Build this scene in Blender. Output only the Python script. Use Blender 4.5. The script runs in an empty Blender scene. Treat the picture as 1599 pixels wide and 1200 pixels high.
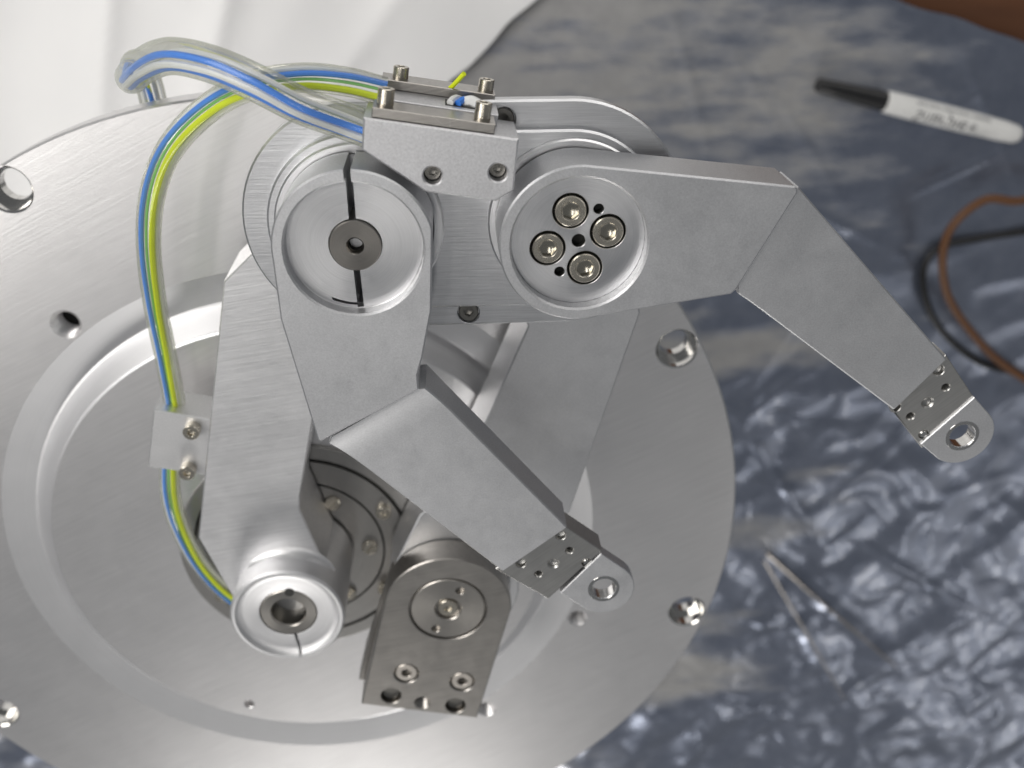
import bpy, bmesh, math, random
from mathutils import Vector, Matrix, noise
random.seed(4)
sc = bpy.context.scene
PI = math.pi
MM = 0.001
ZO = 305.0                       # millimetres from the table top up to the flange face


def V(x, y, z=0.0):
    """millimetres (x right, y towards the far end of the table, z above the flange face) -> metres"""
    return Vector((x * MM, -y * MM, (z + ZO) * MM))


# ------------------------------------------------------------------ camera
cd = bpy.data.cameras.new('camera')
cam = bpy.data.objects.new('camera', cd)
sc.collection.objects.link(cam)
cd.sensor_width = 36.0
cd.lens = 1510.0 / 1599.0 * 36.0
cd.clip_start = 0.005
cd.clip_end = 50
cam.matrix_world = Matrix(((0.997933, 0.029917, -0.056866, 0.053597),
                           (0.0, 0.885001, 0.465589, 0.203279),
                           (0.064256, -0.464627, 0.883172, (274.814 + ZO) * MM),
                           (0, 0, 0, 1)))
cd.dof.use_dof = True
cd.dof.focus_distance = 0.225
cd.dof.aperture_fstop = 13.0
sc.camera = cam

# ------------------------------------------------------------------ room light and added fill lights
w = bpy.data.worlds.new('World')
sc.world = w
w.use_nodes = True
w.node_tree.nodes['Background'].inputs[0].default_value = (0.93, 0.96, 1.0, 1)
w.node_tree.nodes['Background'].inputs[1].default_value = 0.16


def area(name, loc, sx, sy, power, target=(0, 0, ZO * MM), col=(1, 0.97, 0.93)):
    l = bpy.data.lights.new(name, 'AREA')
    l.shape = 'RECTANGLE'
    l.size, l.size_y, l.energy, l.color = sx, sy, power, col
    o = bpy.data.objects.new(name, l)
    sc.collection.objects.link(o)
    o.location = loc
    d = Vector(target) - Vector(loc)
    o.rotation_euler = d.to_track_quat('-Z', 'Y').to_euler()
    return o


area('ceiling_and_fill_tube', (-0.06, 0.10, 2.3), 0.12, 0.62, 1.5, target=(-0.06, 0.10, 0))
area('ceiling_and_fill_tube', (-0.50, 0.10, 2.3), 0.12, 0.62, 1.5, target=(-0.50, 0.10, 0))
area('ceiling_and_fill_panel', (-1.5, 0.05, 2.2), 0.9, 0.9, 15)
area('ceiling_and_fill_panel', (-0.4, -3.3, 1.6), 1.0, 0.7, 31)
area('added_fill_light', (0.9, 2.1, 0.62), 2.2, 0.6, 11)  # added low fill that brightens the arm side walls
area('ceiling_and_fill_panel', (-1.3, 1.3, 1.7), 1.2, 1.2, 26)  # added fill for the white sheet and the arm walls
area('ceiling_and_fill_tube', (1.9, -2.3, 2.3), 0.10, 1.3, 2.4, target=(0.4, -0.3, 0))  # added tube, there to put glints on the film
area('ceiling_and_fill_panel', (2.5, -2.6, 2.2), 1.9, 1.5, 4.2, target=(0.4, -0.3, 0))  # added panel for broad soft reflections in the film

vs = sc.view_settings
vs.view_transform = 'Standard'
vs.look = 'None'
vs.exposure = 0.0
vs.gamma = 1.0
vs.use_curve_mapping = False


# ------------------------------------------------------------------ materials
def nt(name):
    m = bpy.data.materials.new(name)
    m.use_nodes = True
    t = m.node_tree
    return m, t, t.nodes['Principled BSDF']


def math_node(t, op, a, b=None):
    n = t.nodes.new('ShaderNodeMath')
    n.operation = op
    for i, v in enumerate((a, b)):
        if v is None:
            continue
        if isinstance(v, (int, float)):
            n.inputs[i].default_value = v
        else:
            t.links.new(v, n.inputs[i])
    return n.outputs[0]


def ramp(t, src, pts):
    r = t.nodes.new('ShaderNodeValToRGB')
    t.links.new(src, r.inputs[0])
    e = r.color_ramp.elements
    while len(e) < len(pts):
        e.new(0.5)
    for el, (p, c) in zip(e, pts):
        el.position = p
        el.color = (c, c, c, 1) if isinstance(c, (int, float)) else (*c, 1)
    return r.outputs[0]


def mix_col(t, fac, a, b):
    m = t.nodes.new('ShaderNodeMix')
    m.data_type = 'RGBA'
    if isinstance(fac, (int, float)):
        m.inputs[0].default_value = fac
    else:
        t.links.new(fac, m.inputs[0])
    for i, v in ((6, a), (7, b)):
        if isinstance(v, tuple):
            m.inputs[i].default_value = (*v, 1)
        else:
            t.links.new(v, m.inputs[i])
    return m.outputs[2]


def noise_tex(t, vec, scale, detail=4, rough=0.6):
    n = t.nodes.new('ShaderNodeTexNoise')
    n.inputs['Scale'].default_value = scale
    n.inputs['Detail'].default_value = detail
    n.inputs['Roughness'].default_value = rough
    if vec is not None:
        t.links.new(vec, n.inputs['Vector'])
    return n.outputs['Fac']


def metal(name, base, rough, grain='linear', angle=0.0, fine=2500.0, bump=0.06, aniso=0.0, spots=0.5):
    m, t, b = nt(name)
    tc = t.nodes.new('ShaderNodeTexCoord')
    obj = tc.outputs['Object']
    if grain == 'radial':
        sx = t.nodes.new('ShaderNodeSeparateXYZ')
        t.links.new(obj, sx.inputs[0])
        r2 = math_node(t, 'ADD', math_node(t, 'MULTIPLY', sx.outputs[0], sx.outputs[0]),
                       math_node(t, 'MULTIPLY', sx.outputs[1], sx.outputs[1]))
        rr = math_node(t, 'SQRT', r2)
        an = math_node(t, 'ARCTAN2', sx.outputs[1], sx.outputs[0])
        cb = t.nodes.new('ShaderNodeCombineXYZ')
        t.links.new(math_node(t, 'MULTIPLY', rr, fine), cb.inputs[0])
        t.links.new(math_node(t, 'MULTIPLY', an, 0.6), cb.inputs[1])
        t.links.new(math_node(t, 'MULTIPLY', sx.outputs[2], fine), cb.inputs[2])
        g = noise_tex(t, cb.outputs[0], 1.0, 3)
    elif grain == 'linear':
        mp = t.nodes.new('ShaderNodeMapping')
        mp.inputs['Rotation'].default_value = (0, 0, -angle)
        t.links.new(obj, mp.inputs[0])
        mp2 = t.nodes.new('ShaderNodeMapping')
        mp2.inputs['Scale'].default_value = (fine * 0.035, fine, fine * 0.3)
        t.links.new(mp.outputs[0], mp2.inputs[0])
        g = noise_tex(t, mp2.outputs[0], 1.0, 3)
    else:
        g = noise_tex(t, obj, fine, 3, 0.7)
    big = noise_tex(t, obj, 55.0, 5, 0.6)
    mid = noise_tex(t, obj, 240.0, 4, 0.65)
    k = 0.9
    c1 = tuple(min(1, c * 1.06) for c in base)
    c0 = tuple(c * (1 - 0.16 * spots) for c in base)
    mixf = math_node(t, 'ADD', math_node(t, 'MULTIPLY', g, 0.78), math_node(t, 'MULTIPLY', big, 0.22))
    col = mix_col(t, ramp(t, mixf, [(0.33, 0.0), (0.67, 1.0)]), c0, c1)
    sc_f = None
    for ang, sx_ in ((0.5, 1.0), (-0.9, 1.3), (1.35, 0.8)):
        m1 = t.nodes.new('ShaderNodeMapping')
        m1.inputs['Rotation'].default_value = (0, 0, ang + angle)
        t.links.new(obj, m1.inputs[0])
        m2_ = t.nodes.new('ShaderNodeMapping')
        m2_.inputs['Scale'].default_value = (55 * sx_, 2600 * sx_, 300)
        m2_.inputs['Location'].default_value = (ang * 7, sx_ * 3, 0)
        t.links.new(m1.outputs[0], m2_.inputs[0])
        q = ramp(t, noise_tex(t, m2_.outputs[0], 1.0, 1, 0.4), [(0.735, 0.0), (0.80, 1.0)])
        sc_f = q if sc_f is None else math_node(t, 'MAXIMUM', sc_f, q)
    smud = ramp(t, noise_tex(t, obj, 21.0, 6, 0.7), [(0.60, 0.0), (0.74, 1.0)])
    col = mix_col(t, math_node(t, 'MULTIPLY', smud, 0.06 * spots), col, tuple(c * 0.45 for c in base))
    col = mix_col(t, math_node(t, 'MULTIPLY', sc_f, 0.20 * spots), col, (0.93, 0.93, 0.93))
    t.links.new(col, b.inputs['Base Color'])
    b.inputs['Metallic'].default_value = 1.0
    ro = math_node(t, 'ADD', math_node(t, 'MULTIPLY', big, 0.10 * spots),
                   math_node(t, 'ADD', math_node(t, 'MULTIPLY', mid, 0.12 * spots), rough - 0.11 * spots))
    ro = math_node(t, 'SUBTRACT', ro, math_node(t, 'MULTIPLY', sc_f, 0.05 * spots))
    t.links.new(ro, b.inputs['Roughness'])
    if bump:
        bn = t.nodes.new('ShaderNodeBump')
        bn.inputs['Strength'].default_value = bump
        bn.inputs['Distance'].default_value = 0.0006
        t.links.new(g, bn.inputs['Height'])
        t.links.new(bn.outputs[0], b.inputs['Normal'])
    if aniso:
        b.inputs['Anisotropic'].default_value = aniso
        tg = t.nodes.new('ShaderNodeTangent')
        tg.direction_type = 'RADIAL'
        tg.axis = 'Z'
        t.links.new(tg.outputs[0], b.inputs['Tangent'])
    return m


def plain(name, col, rough=0.5, metallic=0.0, **kw):
    m, t, b = nt(name)
    tc = t.nodes.new('ShaderNodeTexCoord')
    n = noise_tex(t, tc.outputs['Object'], kw.get('scale', 300.0), 3)
    c0 = tuple(c * 0.88 for c in col)
    t.links.new(mix_col(t, n, c0, tuple(min(1, c * 1.06) for c in col)), b.inputs['Base Color'])
    t.links.new(math_node(t, 'ADD', math_node(t, 'MULTIPLY', n, 0.12), rough - 0.06), b.inputs['Roughness'])
    b.inputs['Metallic'].default_value = metallic
    return m


AL = (0.80, 0.80, 0.81)
M_FLANGE = metal('turned_aluminium_flange', (0.80, 0.79, 0.79), 0.36, 'linear', 0.45, 1600, 0.05, spots=0.28)
M_TURN = metal('turned_aluminium', AL, 0.32, 'radial', fine=9000, bump=0.08, aniso=0.55)
M_BLAST = metal('satin_aluminium', (0.66, 0.665, 0.68), 0.46, 'blast', fine=2600, bump=0.06, spots=0.9)
M_LINK = metal('brushed_aluminium_link', (0.77, 0.77, 0.78), 0.43, 'linear', 0.15, 1900, 0.14, spots=0.7)
M_BAR = metal('brushed_aluminium_bar', (0.68, 0.685, 0.70), 0.36, 'linear', 0.0, 2600, 0.08, spots=0.8)
M_BLOCK = metal('speckled_aluminium_block', (0.74, 0.74, 0.755), 0.47, 'blast', fine=1700, bump=0.07, spots=1.0)
M_STEEL = metal('ground_steel', (0.42, 0.40, 0.375), 0.33, 'linear', 0.2, 2200, 0.06, spots=0.8)
M_STEELT = metal('turned_steel', (0.50, 0.475, 0.44), 0.30, 'radial', fine=8000, bump=0.06, aniso=0.4)
M_SHAFT = metal('dark_turned_shaft', (0.30, 0.285, 0.265), 0.30, 'radial', fine=8000, bump=0.06, aniso=0.4)
M_SCREW = metal('stainless_screw', (0.60, 0.56, 0.48), 0.27, 'radial', fine=6000, bump=0.05)
M_SOCK = metal('shaded_socket_wall', (0.48, 0.45, 0.38), 0.16, 'radial', fine=6000, bump=0.02)  # socket shade painted in: darker colour than the screw heads
M_STUD = metal('dull_stainless_screw', (0.60, 0.56, 0.51), 0.38, 'radial', fine=6000, bump=0.05)
M_DSCREW = metal('dark_steel_screw', (0.26, 0.25, 0.23), 0.30, 'radial', fine=6000, bump=0.05)
M_BORE = metal('drilled_hole_metal', (0.72, 0.71, 0.69), 0.10, 'radial', fine=3000, bump=0.02)
M_GAP = plain('hole_shade', (0.02, 0.02, 0.018), 0.6)  # near-black, paints shade into holes, slots and grooves
M_BLUE = plain('blue_wire_insulation', (0.06, 0.26, 0.88), 0.35)
M_WHITE = plain('white_wire_insulation', (0.86, 0.87, 0.86), 0.35)
M_YEL = plain('yellow_wire_insulation', (0.82, 0.95, 0.01), 0.35)
M_GREEN = plain('green_wire_insulation', (0.22, 0.55, 0.16), 0.35)
M_BROWN = plain('brown_cord_jacket', (0.13, 0.055, 0.02), 0.5)
M_BLACK = plain('black_plastic', (0.012, 0.012, 0.013), 0.4)
M_PENW = plain('white_pen_plastic', (0.82, 0.82, 0.80), 0.4)
M_PRINT = plain('grey_pen_print', (0.05, 0.05, 0.065), 0.5)


def sheath_material():
    m, t, b = nt('clear_cable_sheath')
    t.nodes.remove(b)
    out = t.nodes['Material Output']
    tr = t.nodes.new('ShaderNodeBsdfTransparent')
    tr.inputs[0].default_value = (0.985, 0.985, 0.96, 1)
    df = t.nodes.new('ShaderNodeBsdfDiffuse')
    df.inputs[0].default_value = (0.95, 0.955, 0.87, 1)
    gl = t.nodes.new('ShaderNodeBsdfGlossy')
    gl.inputs['Roughness'].default_value = 0.10
    lw = t.nodes.new('ShaderNodeLayerWeight')
    lw.inputs[0].default_value = 0.35
    tl = t.nodes.new('ShaderNodeBsdfTranslucent')
    tl.inputs[0].default_value = (0.93, 0.94, 0.80, 1)
    md = t.nodes.new('ShaderNodeMixShader')
    md.inputs[0].default_value = 0.5
    t.links.new(df.outputs[0], md.inputs[1])
    t.links.new(tl.outputs[0], md.inputs[2])
    m1 = t.nodes.new('ShaderNodeMixShader')
    fc = math_node(t, 'POWER', lw.outputs['Facing'], 1.8)
    t.links.new(mix_col(t, fc, (0.985, 0.985, 0.965), (0.93, 0.94, 0.83)), tr.inputs[0])
    t.links.new(math_node(t, 'ADD', math_node(t, 'MULTIPLY', fc, 0.30), 0.05), m1.inputs[0])
    t.links.new(tr.outputs[0], m1.inputs[1])
    t.links.new(md.outputs[0], m1.inputs[2])
    m2 = t.nodes.new('ShaderNodeMixShader')
    fr = t.nodes.new('ShaderNodeFresnel')
    fr.inputs[0].default_value = 1.4
    t.links.new(math_node(t, 'MULTIPLY', fr.outputs[0], 0.55), m2.inputs[0])
    t.links.new(m1.outputs[0], m2.inputs[1])
    t.links.new(gl.outputs[0], m2.inputs[2])
    t.links.new(m2.outputs[0], out.inputs[0])
    return m


M_SHEATH = sheath_material()


def film_material():
    m, t, b = nt('metallised_plastic_film')
    tc = t.nodes.new('ShaderNodeTexCoord')
    ob = tc.outputs['Object']
    # creased film: ceiling reflections painted into the base colour as milky, dark blue-grey elsewhere
    mp = t.nodes.new('ShaderNodeMapping')
    mp.inputs['Rotation'].default_value = (0, 0, 0.65)
    mp.inputs['Scale'].default_value = (0.8, 3.0, 1.0)
    t.links.new(ob, mp.inputs[0])
    sx = t.nodes.new('ShaderNodeSeparateXYZ')
    t.links.new(ob, sx.inputs[0])
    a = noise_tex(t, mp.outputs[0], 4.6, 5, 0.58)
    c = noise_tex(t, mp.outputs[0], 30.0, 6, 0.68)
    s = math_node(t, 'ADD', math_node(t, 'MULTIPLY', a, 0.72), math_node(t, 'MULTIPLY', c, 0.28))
    # more of the painted reflection near the robot than out by the pen
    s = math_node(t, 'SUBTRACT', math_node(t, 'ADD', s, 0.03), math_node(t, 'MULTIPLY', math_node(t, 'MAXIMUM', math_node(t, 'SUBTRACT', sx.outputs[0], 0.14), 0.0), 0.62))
    s = math_node(t, 'ADD', s, math_node(t, 'MULTIPLY', math_node(t, 'MAXIMUM', sx.outputs[1], 0.0), 0.75))  # glare by the white sheet painted in as paler colour
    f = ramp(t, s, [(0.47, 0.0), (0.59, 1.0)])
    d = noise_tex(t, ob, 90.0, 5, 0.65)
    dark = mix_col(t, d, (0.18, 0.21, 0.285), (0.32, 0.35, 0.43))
    pale_reflection = mix_col(t, d, (0.28, 0.278, 0.28), (0.42, 0.415, 0.41))
    t.links.new(mix_col(t, f, dark, pale_reflection), b.inputs['Base Color'])
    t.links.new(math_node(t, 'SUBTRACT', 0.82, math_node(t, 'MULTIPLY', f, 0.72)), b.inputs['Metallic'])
    t.links.new(math_node(t, 'ADD', math_node(t, 'MULTIPLY', f, 0.10), 0.30), b.inputs['Roughness'])
    b.inputs['Coat Weight'].default_value = 0.6
    b.inputs['Coat Roughness'].default_value = 0.05
    w0 = noise_tex(t, ob, 20.0, 1.5, 0.5)
    warp = t.nodes.new('ShaderNodeMix')
    warp.data_type = 'VECTOR'
    warp.inputs[0].default_value = 0.05
    nn = t.nodes.new('ShaderNodeTexNoise')
    nn.inputs['Scale'].default_value = 18.0
    t.links.new(ob, nn.inputs['Vector'])
    t.links.new(ob, warp.inputs[4])
    t.links.new(nn.outputs['Color'], warp.inputs[5])
    warp2 = t.nodes.new('ShaderNodeMapping')
    warp2.inputs['Rotation'].default_value = (0, 0, 0.5)
    warp2.inputs['Scale'].default_value = (1.0, 1.8, 1.0)
    t.links.new(warp.outputs[1], warp2.inputs[0])
    hs = []
    for sc_, k in ((22.0, 0.36), (60.0, 0.04)):
        v = noise_tex(t, warp2.outputs[0], sc_, 0.6, 0.4)
        hs.append(math_node(t, 'MULTIPLY', math_node(t, 'ABSOLUTE', math_node(t, 'SUBTRACT', v, 0.5)), k))
    vo = t.nodes.new('ShaderNodeTexVoronoi')
    vo.feature = 'DISTANCE_TO_EDGE'
    vo.inputs['Scale'].default_value = 15.0
    t.links.new(warp.outputs[1], vo.inputs['Vector'])
    cre = math_node(t, 'MULTIPLY', math_node(t, 'MINIMUM', vo.outputs['Distance'], 0.10), 0.5)
    h = math_node(t, 'ADD', math_node(t, 'ADD', hs[0], hs[1]), math_node(t, 'ADD', cre, math_node(t, 'MULTIPLY', w0, 0.5)))
    # flat and taut beside the pen, crumpled towards the far end (object y runs away from it)
    far = ramp(t, math_node(t, 'ADD', math_node(t, 'MULTIPLY', sx.outputs[1], -1.6), 0.3), [(0.25, 0.12), (0.80, 0.8)])
    bn = t.nodes.new('ShaderNodeBump')
    bn.inputs['Distance'].default_value = 0.008
    t.links.new(far, bn.inputs['Strength'])
    t.links.new(h, bn.inputs['Height'])
    t.links.new(bn.outputs[0], b.inputs['Normal'])
    t.links.new(bn.outputs[0], b.inputs['Coat Normal'])
    return m


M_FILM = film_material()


def cloth_material():
    m, t, b = nt('white_foam_sheet')
    tc = t.nodes.new('ShaderNodeTexCoord')
    n = noise_tex(t, tc.outputs['Object'], 14.0, 5)
    t.links.new(mix_col(t, n, (0.84, 0.84, 0.845), (0.93, 0.925, 0.915)), b.inputs['Base Color'])
    b.inputs['Roughness'].default_value = 0.55
    return m


def wood_material():
    m, t, b = nt('brown_wood_table')
    tc = t.nodes.new('ShaderNodeTexCoord')
    mp = t.nodes.new('ShaderNodeMapping')
    mp.inputs['Scale'].default_value = (3, 40, 10)
    t.links.new(tc.outputs['Object'], mp.inputs[0])
    n = noise_tex(t, mp.outputs[0], 3.0, 6)
    t.links.new(mix_col(t, n, (0.075, 0.028, 0.011), (0.125, 0.05, 0.02)), b.inputs['Base Color'])
    b.inputs['Roughness'].default_value = 0.5
    return m


# ------------------------------------------------------------------ object helpers
WORLD = {}                                                # millimetre origin of every object


def link(o, loc, parent):
    sc.collection.objects.link(o)
    wl = V(*loc)
    WORLD[o.name] = wl
    if parent:
        o.parent = parent
        o.location = wl - WORLD[parent.name]
    else:
        o.location = wl
    return o


def tag(o, label=None, cat=None, group=None, kind=None):
    for k, v in (('label', label), ('category', cat), ('group', group), ('kind', kind)):
        if v:
            o[k] = v
    return o


def finish(me, mats, angle=32):
    for p in me.polygons:
        p.use_smooth = True
    me.set_sharp_from_angle(angle=math.radians(angle))
    for m in mats:
        me.materials.append(m)


def obj(name, bm, mats, parent=None, loc=(0, 0, 0), angle=32, cut=None):
    """link a bmesh drawn in scene metres as one object whose origin is loc (mm)"""
    if not isinstance(mats, (list, tuple)):
        mats = [mats]
    bmesh.ops.recalc_face_normals(bm, faces=bm.faces)
    bm.transform(Matrix.Translation(-V(*loc)))
    me = bpy.data.meshes.new(name)
    bm.to_mesh(me)
    bm.free()
    finish(me, mats, angle)
    o = bpy.data.objects.new(name, me)
    return link(o, loc, parent)


def empty(name, loc):
    o = bpy.data.objects.new(name, None)
    o.empty_display_size = 0.02
    return link(o, loc, None)


def carve(bm, cutters):
    """subtract closed cutter bmeshes from a closed bmesh, return a new bmesh"""
    def tmp(b, n):
        me = bpy.data.meshes.new(n)
        bmesh.ops.recalc_face_normals(b, faces=b.faces)
        b.to_mesh(me)
        b.free()
        o = bpy.data.objects.new(n, me)
        sc.collection.objects.link(o)
        return o
    base = tmp(bm, 'base')
    cs = [tmp(c, 'cutter') for c in cutters]
    for c in cs:
        md = base.modifiers.new('cut', 'BOOLEAN')
        md.operation = 'DIFFERENCE'
        md.solver = 'EXACT'
        md.object = c
    dg = bpy.context.evaluated_depsgraph_get()
    dg.update()
    me = bpy.data.meshes.new_from_object(base.evaluated_get(dg))
    out = bmesh.new()
    out.from_mesh(me)
    for o in [base] + cs:
        d = o.data
        bpy.data.objects.remove(o)
        bpy.data.meshes.remove(d)
    bpy.data.meshes.remove(me)
    return out


def join(a, b):
    me = bpy.data.meshes.new('t')
    b.to_mesh(me)
    b.free()
    a.from_mesh(me)
    bpy.data.meshes.remove(me)
    return a


def arc(cx, cy, r, a0, a1, n=16):
    """points on a circle, degrees, y down"""
    return [(cx + r * math.cos(math.radians(a0 + (a1 - a0) * i / n)),
             cy + r * math.sin(math.radians(a0 + (a1 - a0) * i / n))) for i in range(n + 1)]


def inset(poly, d):
    n = len(poly)
    area2 = sum(poly[i][0] * poly[(i + 1) % n][1] - poly[(i + 1) % n][0] * poly[i][1] for i in range(n))
    sg = 1 if area2 > 0 else -1
    out = []
    for i in range(n):
        p0, p1, p2 = Vector(poly[i - 1]), Vector(poly[i]), Vector(poly[(i + 1) % n])
        e1, e2 = (p1 - p0).normalized(), (p2 - p1).normalized()
        n1, n2 = Vector((-e1.y, e1.x)) * sg, Vector((-e2.y, e2.x)) * sg
        m = n1 + n2
        l = m.length
        if l < 1e-6:
            out.append(tuple(p1 + n1 * d))
            continue
        m /= l
        c = max(0.35, m.dot(n1))
        out.append(tuple(p1 + m * d / c))
    return out


def plate(outline, z0, z1, ch=0.35, holes=(), bm=None):
    """slab with a chamfered top edge and drilled holes.
    hole: (x, y, r, depth or None for through, chamfer, kind) with kind 'plain' or 'thread' or 'cone'"""
    bm = bm or bmesh.new()

    def ring(pts, z):
        return [bm.verts.new(V(p[0], p[1], z)) for p in pts]

    def band(a, b):
        n = len(a)
        for i in range(n):
            j = (i + 1) % n
            bm.faces.new((a[i], a[j], b[j], b[i]))

    def edges(r):
        n = len(r)
        return [bm.edges.get((r[i], r[(i + 1) % n])) or bm.edges.new((r[i], r[(i + 1) % n])) for i in range(n)]

    bot = ring(outline, z0)
    side = ring(outline, z1 - ch)
    top = ring(inset(outline, ch), z1)
    band(bot, side)
    band(side, top)
    te, be = edges(top), edges(bot)
    nh = False
    for h in holes:
        hx, hy, r, dep, hc = h[:5]
        kind = h[5] if len(h) > 5 else 'plain'
        n = 24 if r < 4 else 40
        mk = lambda rr, z: ring(arc(hx, hy, rr, 0, 360 * (n - 1) / n, n - 1), z)
        a = mk(r + hc, z1)
        te += edges(a)
        b_ = mk(r, z1 - hc) if hc > 0 else a
        if hc > 0:
            band(a, b_)
        zb = z0 if dep is None else z1 - dep
        if kind == 'thread':
            z = z1 - hc
            while z - 0.7 > zb:
                c1, c2 = mk(r * 0.86, z - 0.35), mk(r, z - 0.7)
                band(b_, c1)
                band(c1, c2)
                b_ = c2
                z -= 0.7
        c = mk(r, zb)
        nf0 = len(bm.faces)
        band(b_, c)
        if kind == 'dark':
            bm.faces.ensure_lookup_table()
            for f_ in bm.faces[nf0:]:
                f_.material_index = 1
        if dep is None:
            be += edges(c)
            nh = True
        elif kind == 'cone':
            v = bm.verts.new(V(hx, hy, zb - r * 0.5))
            for i in range(n):
                bm.faces.new((c[i], c[(i + 1) % n], v))
        else:
            f_ = bm.faces.new(c)
            if kind in ('dark', 'thread'):
                f_.material_index = 1  # dark floor colour paints in the shade of the hole
    bmesh.ops.triangle_fill(bm, use_beauty=True, edges=te, normal=(0, 0, 1))
    if nh:
        bmesh.ops.triangle_fill(bm, use_beauty=True, edges=be, normal=(0, 0, -1))
    else:
        bm.faces.new(list(reversed(bot)))
    return bm


def lathe(cx, cy, prof, n=72, bm=None):
    """revolve (r, z) pairs about the vertical through (cx, cy); r = 0 closes to a point"""
    bm = bm or bmesh.new()
    prev = None
    for r, z in prof:
        if r == 0:
            cur = [bm.verts.new(V(cx, cy, z))]
        else:
            cur = [bm.verts.new(V(cx + r * math.cos(2 * PI * i / n), cy + r * math.sin(2 * PI * i / n), z)) for i in range(n)]
        if prev is not None:
            for i in range(n):
                j = (i + 1) % n
                if len(prev) == 1 and len(cur) == 1:
                    continue
                if len(prev) == 1:
                    bm.faces.new((prev[0], cur[i], cur[j]))
                elif len(cur) == 1:
                    bm.faces.new((prev[i], prev[j], cur[0]))
                else:
                    bm.faces.new((prev[i], prev[j], cur[j], cur[i]))
        prev = cur
    return bm


def smooth_path(pts, per=10):
    P = [Vector(p) for p in pts]
    P = [P[0] * 2 - P[1]] + P + [P[-1] * 2 - P[-2]]
    out = []
    for i in range(1, len(P) - 2):
        for k in range(per):
            t = k / per
            a, b, c, d = P[i - 1], P[i], P[i + 1], P[i + 2]
            out.append(0.5 * ((2 * b) + (c - a) * t + (2 * a - 5 * b + 4 * c - d) * t * t + (3 * b - a - 3 * c + d) * t ** 3))
    out.append(P[-2])
    return out


def frames(path):
    fr = []
    up = Vector((0.1, 0.2, 1)).normalized()
    for i, p in enumerate(path):
        t = (path[min(i + 1, len(path) - 1)] - path[max(i - 1, 0)]).normalized()
        u = (up - t * up.dot(t)).normalized()
        up = u
        fr.append((t, u, t.cross(u)))
    return fr


def tube(path, r, n=12, bm=None, caps=True):
    """path in mm (x, y, z)"""
    bm = bm or bmesh.new()
    fr = frames(path)
    prev = None
    first = None
    for k, (p, (t, u, s)) in enumerate(zip(path, fr)):
        rr = r(k / (len(path) - 1)) if callable(r) else r
        cur = []
        for i in range(n):
            q = p + (u * math.cos(2 * PI * i / n) + s * math.sin(2 * PI * i / n)) * rr
            cur.append(bm.verts.new(V(*q)))
        if prev:
            for i in range(n):
                j = (i + 1) % n
                bm.faces.new((prev[i], prev[j], cur[j], cur[i]))
        else:
            first = cur
        prev = cur
    if caps:
        bm.faces.new(first)
        bm.faces.new(list(reversed(prev)))
    return bm


def cap_screw_bm(r, h, hexr, dep, rot=0.3):
    """socket head cap screw with its base at the origin, axis +Z, built in plain metres"""
    bm = bmesh.new()
    n = 36
    c = r * 0.07

    def ring(rr, z, m=n, off=0.0):
        return [bm.verts.new((rr * math.cos(2 * PI * i / m + off) * MM, rr * math.sin(2 * PI * i / m + off) * MM, z * MM)) for i in range(m)]

    def band(a, b):
        for i in range(len(a)):
            j = (i + 1) % len(a)
            bm.faces.new((a[i], a[j], b[j], b[i]))
    a, b, d = ring(r, 0), ring(r, h - c), ring(r - c, h)
    e = ring(hexr * 1.12, h)
    e2 = ring(hexr * 1.03, h - hexr * 0.09)
    band(a, b); band(b, d); band(d, e); band(e, e2)
    bm.faces.new(list(reversed(a)))
    hx = ring(hexr, h - hexr * 0.09, 6, rot)
    fl = ring(hexr, h - dep, 6, rot)
    nf0 = len(bm.faces)
    band(hx, fl)
    v = bm.verts.new((0, 0, (h - dep - hexr * 0.3) * MM))
    for i in range(6):
        bm.faces.new((fl[i], fl[(i + 1) % 6], v))
    bm.faces.ensure_lookup_table()
    for f_ in bm.faces[nf0:]:
        f_.material_index = 1
    el = []
    for rg in (e2, hx):
        for i in range(len(rg)):
            p, q = rg[i], rg[(i + 1) % len(rg)]
            el.append(bm.edges.get((p, q)) or bm.edges.new((p, q)))
    bmesh.ops.triangle_fill(bm, use_beauty=True, edges=el, normal=(0, 0, 1))
    bmesh.ops.recalc_face_normals(bm, faces=bm.faces)
    return bm


SCREW = {}


def screw(parent, x, y, z, r=3.5, h=4, hexr=1.75, dep=2.0, mat=None, axis=None, rot=0.3, name='screw', sock=None):
    """a socket screw whose underside sits at (x, y, z) mm; mesh data is shared between alike screws"""
    mat = mat or M_SCREW
    sock = sock or mat
    key = (r, h, hexr, dep, mat.name, sock.name)
    if key not in SCREW:
        me = bpy.data.meshes.new('screw')
        b = cap_screw_bm(r, h, hexr, dep)
        b.to_mesh(me)
        b.free()
        finish(me, [mat, sock], 30)
        SCREW[key] = me
    o = bpy.data.objects.new(name, SCREW[key])
    link(o, (x, y, z), parent)
    if axis:
        o.rotation_euler = Vector((axis[0], -axis[1], axis[2])).to_track_quat('Z', 'X').to_euler()
    else:
        o.rotation_euler = (0, 0, rot)
    return o


def box_bm(cx, cy, z0, z1, lx, ly, ang=0.0, ch=0.3):
    c, s = math.cos(ang), math.sin(ang)
    pts = [(-lx / 2, -ly / 2), (lx / 2, -ly / 2), (lx / 2, ly / 2), (-lx / 2, ly / 2)]
    return plate([(cx + a * c - b * s, cy + a * s + b * c) for a, b in pts], z0, z1, ch)


def hull(points):
    pts = sorted(set((round(a, 4), round(b, 4)) for a, b in points))

    def half(ps):
        h = []
        for p in ps:
            while len(h) > 1 and (h[-1][0] - h[-2][0]) * (p[1] - h[-2][1]) - (h[-1][1] - h[-2][1]) * (p[0] - h[-2][0]) <= 0:
                h.pop()
            h.append(p)
        return h
    a, b = half(pts), half(pts[::-1])
    return a[:-1] + b[:-1]


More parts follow.
